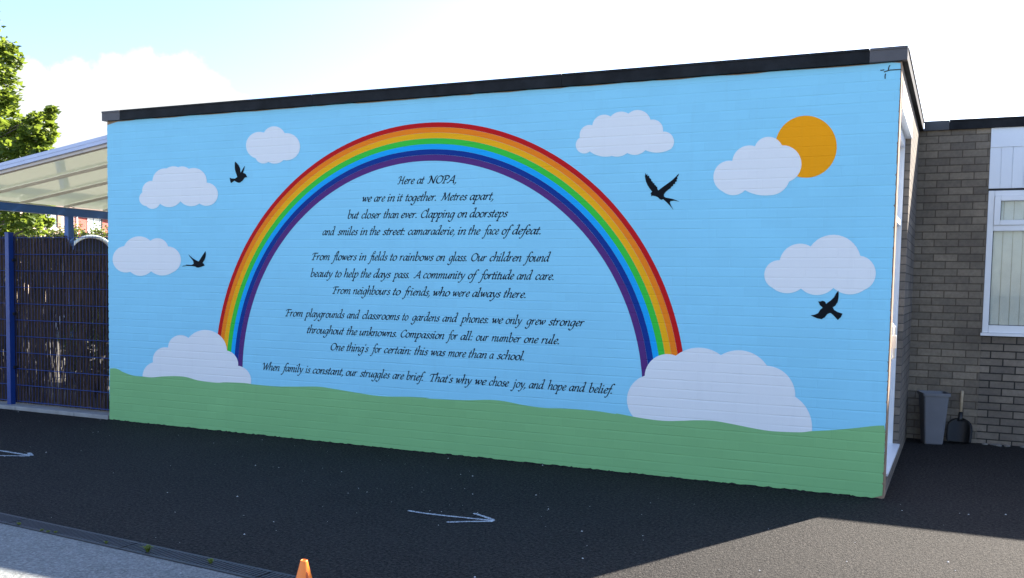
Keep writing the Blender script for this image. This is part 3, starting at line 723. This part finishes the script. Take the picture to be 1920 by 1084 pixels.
# ------------------------------------------------------------------ shovel leaning in the corner
def shovel():
    top = at_y(1804.5, 733, 3.20); foot = at_z(1797, 829)
    fx = foot.x
    t = thing('shovel', 'short black scoop shovel with pale wooden handle leaning on the brick wall', 'shovel', (fx, 3.07, 0))
    # blade: dished sheet in its own plane, u across, v up
    A = Vector((fx, 3.06, .012)); B = Vector((top.x, 3.215, top.z))
    ax = (B-A).normalized(); u = Vector((1,0,0)) - ax*ax.x; u.normalize(); nrm = u.cross(ax)
    if nrm.y > 0: nrm = -nrm
    b = MB(); rows = []
    hw = [(0,.105),(.02,.112),(.06,.115),(.12,.116),(.17,.112),(.20,.100),(.225,.078),(.243,.045),(.25,.02)]
    for th in (0, .004):
        for v, h_ in hw:
            row = []
            for k in range(9):
                s_ = k/4-1; q = A + ax*v + u*(h_*s_) + nrm*(.035*(abs(s_)**2.5)*min(1, (.25-v)*8+.25) + th)
                row.append(len(b.v)); b.v.append(tuple(q))
            rows.append(row)
    n = len(hw)
    for a in list(range(n-1))+list(range(n, 2*n-1)):
        for k in range(8):
            b.f.append((rows[a][k], rows[a][k+1], rows[a+1][k+1], rows[a+1][k])); b.m.append(0)
    for a in range(n-1):
        for k in (0, 8): b.f.append((rows[a][k], rows[a+1][k], rows[a+n+1][k], rows[a+n][k])); b.m.append(0)
    for k in range(8): b.f.append((rows[0][k], rows[0][k+1], rows[n][k+1], rows[n][k])); b.m.append(0)
    b.build('blade', plain('black_shovel_plastic', (.004,.0045,.005), .4, .2, 12, spec=.25), t, smooth=True)
    b = MB(); b.tube([A+ax*.22, A+ax*.26, A+ax*.31], [.030,.020,.0195], 12); b.build('socket', plain('black_socket', (.010,.011,.012), .4), t, smooth=True)
    Ln = (B-A).length
    b = MB(); b.tube([A+ax*.312, A+ax*(Ln-.01), A+ax*Ln], [.0150,.0150,.011], 12); b.build('handle', plain('pale_wood', (.40,.31,.20), .6, .2, 25), t, smooth=True)
shovel()

# ------------------------------------------------------------------ orange cone
def cone():
    c = at_z(570, 1050, .23)
    t = thing('traffic_cone', 'small bright orange plastic cone standing on the asphalt beside the drain', 'cone', (c.x, c.y, 0))
    m = plain('orange_plastic', (.85,.20,.02), .4, .05, 8)
    b = MB(); b.lathe([(.0755,.014),(.072,.016),(.066,.03),(.0175,.222),(.0165,.228),(.0130,.2305),(.0115,.228),(.0110,.215)], (c.x,c.y,0), 32); b.build('body', m, t, smooth=True)
    b = MB(); b.box((c.x-.095,c.y-.095,.001),(c.x+.095,c.y+.095,.0135)); b.build('base', m, t, bevel=.006)
    d = (CAM_P-c); d.z = 0; d.normalize(); side = Vector((-d.y, d.x, 0))
    v = (d*.9 + side*.42).normalized(); uu = Vector((-v.y, v.x, 0)); b = MB(); P = []
    for z, wv in ((.128,.0),(.134,.0055),(.165,.006),(.178,.0035),(.182,.0)):
        rr = .066+(.0175-.066)*((z-.03)/.192)+.0006
        P.append((Vector((c.x,c.y,z))+v*rr-uu*wv, Vector((c.x,c.y,z))+v*rr+uu*wv))
    for a, q in zip(P, P[1:]): b.quad(a[0], a[1], q[1], q[0])
    b.build('slot', plain('orange_slot', (.35,.06,.008), .6), t)
cone()

# ------------------------------------------------------------------ weeds in the drain joint
def weed(px, py, h_, n, k):
    c = at_z(px, py, .006); b = MB(); r_ = random.Random(k)
    for i in range(n):
        a = r_.random()*6.28; ln = h_*(.5+.6*r_.random()); out_ = ln*(.4+.7*r_.random()); wv = .006+.006*r_.random()
        dv_ = Vector((math.cos(a), math.sin(a), 0)); sd_ = Vector((-dv_.y, dv_.x, 0))*wv
        p0 = c + dv_*.003; p1 = c + dv_*out_*.5 + Vector((0,0,ln*.8)); p2 = c + dv_*out_ + Vector((0,0,ln*.75))
        i0 = len(b.v); b.v += [tuple(p0-sd_*.4), tuple(p0+sd_*.4), tuple(p1-sd_), tuple(p1+sd_), tuple(p2)]
        b.f += [(i0,i0+1,i0+3,i0+2),(i0+2,i0+3,i0+4)]; b.m += [0,0]
    return b.build('weed', M_WEED)
M_WEED = leafmat('weed_leaf', (.06,.10,.02), (.17,.20,.04), .3)
for k, (px, py, h_, n, lab) in enumerate([(36,985,.02,10,'tiny weed at the left end of the drain edge'),(78,996,.016,9,'low weed clump in the drain edge, left of a flat sprawling one'),(90,999,.014,12,'flat sprawling weed tuft in the drain edge'),(104,1000,.016,9,'low weed right of the flat sprawling tuft'),
        (199,1020,.02,10,'weed beside the joint of two drain grates'),(277,1036,.045,22,'tallest green weed growing beside the drain'),(395,1057,.032,12,'upright weed on the drain edge nearest the cone')]):
    tag(weed(px, py, h_, n, k+3), lab, 'weed', 'weeds growing along the drain')

# ------------------------------------------------------------------ fence, reed screen, kerb
FY = .13
b = MB(); x = -6.0
while x < -.02:
    x1 = min(x+.914, -.012); b.box((x,-.005,0),(x1-.006,.24,.045)); x += .914
b.build('kerb', M_CONC, kind='structure', bevel=.006)
fn = thing('mesh_fence', 'blue welded mesh fence with square posts, left of the mural wall', 'fence', (-2.5, FY, .045))
for px_ in (-1.615, -4.15):
    b = MB(); b.box((px_-.030,FY-.068,.046),(px_+.030,FY-.006,1.955)); b.box((px_-.032,FY-.070,1.9555),(px_+.032,FY-.004,1.972)); po = b.build('post', M_BLUE, fn)
    for z in (.45, 1.05, 1.65):
        b = MB(); b.box((px_+.0305,FY-.03,z),(px_+.05,FY+.01,z+.03))
        cl = b.build('clip', M_DARK, fn); cl.parent = po; cl.matrix_parent_inverse = Matrix()
def panel(x0, x1):
    b = MB(); z0, z1 = .07, 1.945
    n = int((x1-x0)/.05)
    for i in range(n+1):
        x = x0+(x1-x0)*i/n; b.tube([(x,FY,z0),(x,FY,z1)], .0018, 5)
    z = z0+.012
    while z < z1-.02:
        for dy in (-.006, .006): b.tube([(x0,FY+dy,z),(x1,FY+dy,z)], .0028, 5)
        z += .183
    return b.build('mesh_panel', M_BLUE, fn)
panel(-1.57, -.02); panel(-4.10, -1.66); panel(-6.5, -4.20)

def reeds():
    m = Mat('heather_reed'); g_ = m.N.new('ShaderNodeNewGeometry')
    c = m.mix(g_.outputs['Random Per Island'], (.012,.009,.007), (.105,.060,.034)); m.col(c); m.rough(.85)
    b = MB(); r_ = random.Random(11)
    def keep(x, z):
        # thinned patches low down, between the post and the wall
        if x < -1.25: return 1.0
        gx = 0
        for cx_, cz_, rx_, rz_ in ((-.85,.62,.26,.42),(-.35,.62,.22,.50),(-.95,.20,.30,.22),(-.55,.25,.2,.2),(-.28,1.02,.12,.14),(-.72,1.02,.12,.20),(-.2,.30,.15,.25)):
            q = ((x-cx_)/rx_)**2+((z-cz_)/rz_)**2
            gx = max(gx, 1-q)
        return 1-.66*max(0, gx)**.6
    for layer in range(3):
        x = -6.3
        while x < -.012:
            x += rnd.uniform(.0035,.0085); wv = r_.uniform(.0022,.0042); y = FY+.022+.010*layer+r_.uniform(-.003,.003)
            top = 1.90+r_.uniform(-.035,.02)+.012*math.sin(x*7)-.17*min(1, max(0, (x+.80)/.12)); lean = r_.gauss(0,.012)
            z = .055+abs(r_.gauss(0,.02)); dx = 0
            while z < top:
                ln = r_.uniform(.16,.5); ze = min(top, z+ln)
                if r_.random() < keep(x, (z+ze)/2):
                    l2 = lean+r_.gauss(0,.008)*(3 if z < .5 else 1)
                    p0 = Vector((x+dx,y,z)); p1 = Vector((x+dx+l2*ln*2,y+r_.uniform(-.003,.003),ze+.02))
                    i0 = len(b.v)
                    for p in (p0, p1): b.v += [(p.x-wv,p.y,p.z),(p.x,p.y-wv,p.z),(p.x+wv,p.y,p.z),(p.x,p.y+wv,p.z)]
                    for j in range(4): b.f.append((i0+j,i0+(j+1)%4,i0+4+(j+1)%4,i0+4+j)); b.m.append(0)
                z = ze
    o = b.build('reed_screen', m.m)
    tag(o, 'dark brown brushwood screen with thin gaps tied behind the blue fence', 'screen')
reeds()

# ------------------------------------------------------------------ yard behind the fence
b = MB(); b.quad((-14,.24,.004),(-.001,.24,.004),(-.001,14,.004),(-14,14,.004)); b.build('yard_paving', asphalt('yard_paving_slab', (.08,.075,.06), (.11,.10,.08), 60, .4, .2), kind='structure')

# canopy
cn = thing('canopy', 'lean-to canopy with opal sheet roof on blue steel posts beside the block', 'canopy', (-3.0, 2.1, 0))
SL = .14
def rz(x): return 2.86+SL*x            # underside of rafters
CX0 = -3.12
cys = [.10+.665*k for k in range(9)]
for k, y in enumerate(cys):
    b = MB(); hh = .034; t_ = .008
    if k == 0: hh, t_ = .030, .03
    P = [(CX0, rz(CX0)), (-.045, rz(-.045)), (-.045, rz(-.045)+hh), (CX0, rz(CX0)+hh)]
    i0 = len(b.v)
    for yy in (y-t_, y+t_): b.v += [(x, yy, z) for x, z in P]
    b.f += [(0,1,2,3),(7,6,5,4),(0,4,5,1),(1,5,6,2),(2,6,7,3),(3,7,4,0)]; b.m += [0]*6
    b.build('rafter', M_RAFTER if k else M_RAFTER, cn)
    if k:
        s_ = MB(); y0 = cys[k-1]+.01; y1 = y-.01
        z_ = .036
        s_.v = [(CX0-.06,y0,rz(CX0-.06)+z_),(-.05,y0,rz(-.05)+z_),(-.05,y1,rz(-.05)+z_),(CX0-.06,y1,rz(CX0-.06)+z_)]
        s_.v += [(x,yy,z+.012) for x,yy,z in s_.v]; s_.f = [(3,2,1,0),(4,5,6,7),(0,1,5,4),(1,2,6,5),(2,3,7,6),(3,0,4,7)]; s_.m = [0]*6
        s_.build('roof_sheet', M_OPAL, cn)
# gable trim in two rails
for a, c_, yo in ((.0310,.068,.062),(.0690,.106,.066)):
    b = MB(); y0, y1 = .10-yo, .10+.028
    P = [(CX0-.08, rz(CX0-.08)+a), (-.006, rz(-.006)+a), (-.006, rz(-.006)+c_), (CX0-.08, rz(CX0-.08)+c_)]
    for yy in (y0, y1): b.v += [(x, yy, z) for x, z in P]
    b.f += [(0,1,2,3),(7,6,5,4),(0,4,5,1),(1,5,6,2),(2,6,7,3),(3,7,4,0)]; b.m += [0]*6
    b.build('gable_trim', M_ALU, cn)
b = MB(); b.box((-3.08,.06,2.315),(-2.97,5.6,2.415)); b.build('eaves_beam', M_BLUE2, cn)
b = MB(); b.box((-3.10,.06,2.4155),(-2.96,5.6,2.4245)); b.build('bright_gap_strip', M_UPVC, cn)  # white strip stands in for bright sky showing between beam and roof
b = MB(); b.box((-.044,.06,rz(0)-.06),(-.002,5.6,rz(0)+.05)); b.build('wall_plate', M_ALU, cn)
for y in (2.09, 4.75):
    b = MB(); b.box((-3.065,y-.045,.005),(-2.985,y+.045,2.3145)); b.build('post', M_BLUE2, cn)

# garden planters and plants, seen in slivers through the screen
def leafcloud(b, cen, rad, n, sz, r_, up=.3):
    for i in range(n):
        while True:
            q = Vector((r_.uniform(-1,1), r_.uniform(-1,1), r_.uniform(-1,1)))
            if .15 < q.length < 1: break
        q = q*(q.length**-.35)
        if q.length > 1.05: q *= 1.0/q.length
        p = Vector(cen)+Vector((q.x*rad[0], q.y*rad[1], q.z*rad[2]))
        leaf(b, p, sz*(.6+.7*r_.random()), r_, up)
def leaf(b, p, s_, r_, up=.3):
    a = r_.random()*6.28; d = Vector((math.cos(a), math.sin(a), r_.uniform(-.7,.5))).normalized()
    nrm = Vector((r_.gauss(0,.6), r_.gauss(0,.6), up+abs(r_.gauss(0,.6)))).normalized()
    sd_ = d.cross(nrm)
    if sd_.length < .1: return
    sd_.normalize(); dr = d.cross(sd_)*s_*.18
    i0 = len(b.v)
    b.v += [tuple(p), tuple(p+d*s_*.45+sd_*s_*.42+dr), tuple(p+d*s_), tuple(p+d*s_*.45-sd_*s_*.42+dr)]
    b.f += [(i0,i0+1,i0+2),(i0,i0+2,i0+3)]; b.m += [0,0]
M_LEAF = leafmat('garden_leaf', (.03,.07,.012), (.11,.17,.03))
M_POT = plain('stone_planter', (.16,.12,.09), .8, .15, 8)
for k, (x, y, rr, hh, lab) in enumerate([(-1.75,1.3,.30,.95,'potted plant glimpsed through the screen near the blue post'),(-1.05,1.9,.28,.80,'low potted plant glimpsed through the screen, in the middle'),(-2.45,3.4,.4,1.05,'bushy potted plant farther back behind the screen'),(-.75,1.15,.25,.95,'potted plant glimpsed through the screen beside the mural wall')]):
    t = thing('potted_plant', lab, 'plant', (x,y,0), 'plants behind the screen'); r_ = random.Random(40+k)
    b = MB(); b.lathe([(.14,0.005),(.15,.01),(.19,.26),(.20,.27),(.20,.30),(.17,.30),(.16,.27)], (x,y,0), 20); b.build('pot', M_POT, t, smooth=True)
    b = MB(); leafcloud(b, (x,y,hh*.5+.22), (rr*1.25,rr,hh*.46), 520, .11, r_); b.build('foliage', M_LEAF, t)

# arched garden tunnel with pale cover and open end
def tunnel():
    c = at_y(173, 470, 9.0); top = at_y(173, 443.5, 9.0); left = at_y(142, 478, 9.0)
    rr = abs(top.x-left.x)*.92; zt = top.z
    ax = Vector((-.80,.60,0)).normalized(); u = Vector((ax.y,-ax.x,0))
    t = thing('garden_tunnel', 'pale hooped garden tunnel with open arched end, above the screen beside the wall', 'tunnel', (c.x,9,0))
    def hoop(r_): 
        P = [(-r_,0)]+[(-r_,(zt-r_)*k/3) for k in (1,2)]+[(r_*math.cos(math.pi-math.pi*k/16), zt-r_+r_*math.sin(math.pi*k/16)) for k in range(17)]+[(r_,(zt-r_)*k/3) for k in (2,1,0)]
        return P
    b = MB(); P = hoop(rr); o0 = Vector((c.x,9.0,.004))
    for (a, za_), (c_, zc_) in zip(P, P[1:]):
        q = [o0+u*a+Vector((0,0,za_)), o0+u*c_+Vector((0,0,zc_))]
        b.quad(q[0], q[1], q[1]+ax*7, q[0]+ax*7)
        q2 = [p_+ (o0+Vector((0,0,zt-rr))-p_).normalized()*.03 for p_ in q]
        b.quad(q2[1], q2[0], q2[0]+ax*7, q2[1]+ax*7)
    b.build('cover', plain('tunnel_cover', (.72,.74,.78), .5, .05, 3), t, smooth=True)
    b = MB(); b.tube([o0-ax*.02+u*a+Vector((0,0,z_)) for a, z_ in P], .035, 8); b.build('hoop', plain('tunnel_hoop', (.55,.60,.55), .5, .2, 20), t, smooth=True)
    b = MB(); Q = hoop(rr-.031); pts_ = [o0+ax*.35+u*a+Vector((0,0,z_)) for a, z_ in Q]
    i0 = len(b.v); b.v += [tuple(p_) for p_ in pts_]; b.f.append(tuple(range(i0, i0+len(pts_)))); b.m.append(0); b.build('interior_shade_sheet', plain('painted_tunnel_shade', (.018,.020,.022), .8), t)  # near-black sheet paints the shade inside the tunnel's open end
tunnel()

# ------------------------------------------------------------------ big tree
M_CROWN = leafmat('maple_leaf', (.032,.072,.010), (.125,.175,.024), .48)
M_BARK = plain('bark', (.10,.08,.06), .9, .3, 12, bump=.8)
def tree():
    Y = 11.0; base = at_y(-75, 500, Y); base.z = 0
    t = thing('maple_tree', 'tall leafy green tree at the left edge behind the canopy', 'tree', base); r_ = random.Random(5)
    lobes = [(-60,40,60),(-25,95,46),(12,92,20),(22,118,17),(6,140,22),(-20,170,55),(8,185,18),(-10,235,50),(18,205,12),(10,250,22),(26,262,16),(40,240,12),(62,222,13),(60,250,20),(88,218,10),(96,206,7),(92,238,9),(84,262,14),(70,268,22),(92,252,13),(76,288,18),(52,230,10),(50,285,28),(80,290,14),(15,300,40),(-30,310,70),(60,318,24),(20,350,45),(55,345,30),(40,395,38),(70,385,24),(20,425,34),(62,422,20),(86,415,12),(-40,400,70)]
    lim = MB(); lim.tube([base, base+Vector((.1,0,1.8)), base+Vector((.2,.1,3.6)), base+Vector((.1,.1,5.6)), base+Vector((.2,0,7.6))], [.30,.24,.19,.12,.04], 10)
    b = MB()
    for px_, py_, rp in lobes:
        c = at_y(px_, py_, Y+r_.uniform(-.6,.6)); pm = 72.0
        rr = rp/pm; n = int(70+820*min(1.2, rr)**1.7)
        zz0 = min(max(1.6, c.z-1.2), 6.8)
        mid = base+Vector((.15,.05,zz0)); e = c+Vector((0,0,-rr*.2))
        lim.tube([mid, mid.lerp(e,.5)+Vector((0,0,.18)), e], [.030,.020,.008], 6)
        leafcloud(b, c, (rr*1.05, rr*1.05, rr*.95), n, .17, r_, .25)
    lim.build('trunk', M_BARK, t, smooth=True); b.build('crown', M_CROWN, t)
tree()

# hedge in front of the houses
def hedge():
    M_H = leafmat('hedge_leaf', (.035,.052,.012), (.12,.125,.04), .35)
    A = at_y(-80, 446, 21); B = at_y(330, 446, 21); r_ = random.Random(9)
    t = thing('garden_hedge', 'long sunlit scrubby hedge in front of the houses', 'hedge', ((A.x+B.x)/2, 21, 0))
    b = MB(); n = 80
    for i in range(n):
        p = A.lerp(B, i/n); zt = at_y(120, 434+6*math.sin(i*.9)+r_.uniform(-4,3), 21).z
        leafcloud(b, (p.x, 21+r_.uniform(-.3,.3), zt-.45), (.45,.5,.45), 85, .17, r_)
        leafcloud(b, (p.x, 21, zt-1.3), (.5,.5,.7), 40, .24, r_)
    for i in range(160):
        p = A.lerp(B, r_.random()); z0 = at_y(120, 440, 21).z; ln = r_.uniform(.15,.55); q = Vector((p.x+r_.uniform(-.1,.1), 21+r_.uniform(-.4,.4), z0))
        for k in range(5): leaf(b, q+Vector((r_.gauss(0,.03), 0, ln*k/4)), .11, r_)
    b.build('foliage', M_H, t)
    b = MB()
    for i in range(24):
        p = A.lerp(B, (i+.5)/24); b.tube([(p.x,21,0),(p.x+.05,21,1.0),(p.x,21,2.0)], [.05,.04,.02], 6)
    b.build('stem', M_BARK, t)
hedge()

# ------------------------------------------------------------------ houses beyond, their fronts turned to the sun
def houses():
    nrm = Vector((.90,.436,0)).normalized(); tv = Vector((nrm.y,-nrm.x,0))     # tv runs to the right as seen from here
    P0 = at_y(125, 420, 34.0); P0.z = 0
    def fp(px_, py_):
        d = ray(px_, py_); k = (P0-CAM_P).dot(nrm)/d.dot(nrm); return CAM_P+d*k
    def u(px_): return (fp(px_, 420)-P0).dot(tv)
    def z(py_, px_=125): return fp(px_, py_).z
    def W3(uu, dd, zz_): return P0+tv*uu+nrm*dd+Vector((0,0,zz_))
    def box(b, u0, u1, d0, d1, z0, z1, m=0):
        c = [W3(a, d_, q) for q in (z0, z1) for a, d_ in ((u0,d1),(u1,d1),(u1,d0),(u0,d0))]
        i = len(b.v); b.v += [tuple(p_) for p_ in c]
        for f in ((3,2,1,0),(4,5,6,7),(0,1,5,4),(1,2,6,5),(2,3,7,6),(3,0,4,7)): b.f.append(tuple(i+k for k in f)); b.m.append(m)
    M_CREAM = plain('cream_render', (.50,.39,.29), .85, .08, 2, bump=.3)
    m = Mat('red_house_brick'); sx = m.n('SeparateXYZ'); m.L.new(m.pos(), sx.inputs[0])
    cv = m.n('CombineXYZ'); m.L.new(m.math('ADD', m.math('MULTIPLY', sx.outputs['Y'], -.9), m.math('MULTIPLY', sx.outputs['X'], .436)), cv.inputs[0]); m.L.new(sx.outputs['Z'], cv.inputs[1])
    br = m.n('TexBrick'); m.L.new(cv.outputs[0], br.inputs['Vector'])
    for k, q in (('Scale',1),('Brick Width',.225),('Row Height',.075),('Mortar Size',.006)): br.inputs[k].default_value = q
    br.inputs['Color1'].default_value = (.33,.055,.04,1); br.inputs['Color2'].default_value = (.25,.04,.03,1); br.inputs['Mortar'].default_value = (.30,.18,.14,1)
    m.col(br.outputs['Color']); m.rough(.9); M_RED = m.m
    M_TILE = plain('roof_tile', (.16,.10,.08), .85, .2, 3, bump=.5)
    M_WIN = plain('house_glass', (.20,.26,.28), .08, .2, 2)
    M_CURT = plain('net_curtain', (.6,.62,.6), .9, .1, 6)
    M_BROWN = plain('brown_pipe', (.22,.13,.09), .6)
    def house(name, lab, u0, u1, wm, wins, pipes):
        c = W3((u0+u1)/2, -3.5, 0)
        t = thing(name, lab, 'house', c)
        b = MB(); box(b, u0, u1, -7, 0, 0, 5.6); b.build('wall', wm, t)
        b = MB(); r0 = [W3(u0-.2,.4,5.45), W3(u1+.2,.4,5.45), W3(u1+.2,-3.5,7.9), W3(u0-.2,-3.5,7.9), W3(u1+.2,-7.4,5.45), W3(u0-.2,-7.4,5.45)]
        i = len(b.v); b.v += [tuple(p_) for p_ in r0]; b.f += [(0,1,2,3),(3,2,4,5),(0,3,5),(1,4,2),(0,5,4,1)]; b.m += [0]*5; b.build('roof', M_TILE, t)
        for (a, c_, z0, z1, mull) in wins:
            f = MB(); fw = .06
            box(f, a, a+fw, -.02, .05, z0, z1); box(f, c_-fw, c_, -.02, .05, z0, z1); box(f, a+fw+.001, c_-fw-.001, -.02, .05, z1-fw, z1); box(f, a+fw+.001, c_-fw-.001, -.02, .05, z0, z0+fw)
            if mull: box(f, (a+c_)/2-.03, (a+c_)/2+.03, -.02, .048, z0+fw+.001, z1-fw-.001)
            fo = f.build('window', M_UPVC, t)
            gp = MB(); box(gp, a+fw, c_-fw, .005, .015, z0+fw, z1-fw); go = gp.build('pane', M_WIN, t); go.parent = fo; go.matrix_parent_inverse = Matrix()
            gp = MB(); box(gp, a+fw+.02, a+fw+.02+(c_-a)*.22, .016, .020, z0+fw, z1-fw); go = gp.build('curtain', M_CURT, t); go.parent = fo; go.matrix_parent_inverse = Matrix()
            gp = MB(); box(gp, a-.08, c_+.08, .003, .14, z0-.10, z0-.002); go = gp.build('sill', M_UPVC, t); go.parent = fo; go.matrix_parent_inverse = Matrix()
        for a, wv, m_ in pipes:
            b = MB(); box(b, a-wv/2, a+wv/2, .002, .09, 0, 5.4); b.build('downpipe', m_, t)
    zs, zt_ = z(431.5), z(431.5)+1.35
    us = sorted([u(40), u(137.5)])
    house('cream_house', 'cream rendered house with white framed windows, left of the red brick house', u(30), u(137.4), M_CREAM, [(u(67.5), u(76), zs+.5, zt_, 0), (u(84), u(106), zs, zt_, 1), (u(48), u(58), zs, zt_, 1)], [(u(108.8), .42, M_BROWN), (u(134.5), .2, M_UPVC)])
    house('red_brick_house', 'red brick house with a pale window, seen between canopy post and mural wall', u(137.5), u(260), M_RED, [(u(164), u(187), zs, zt_, 1), (u(215), u(240), zs, zt_, 1)], [(u(142.6), .10, M_UPVC), (u(189), .09, M_DARK)])
houses()
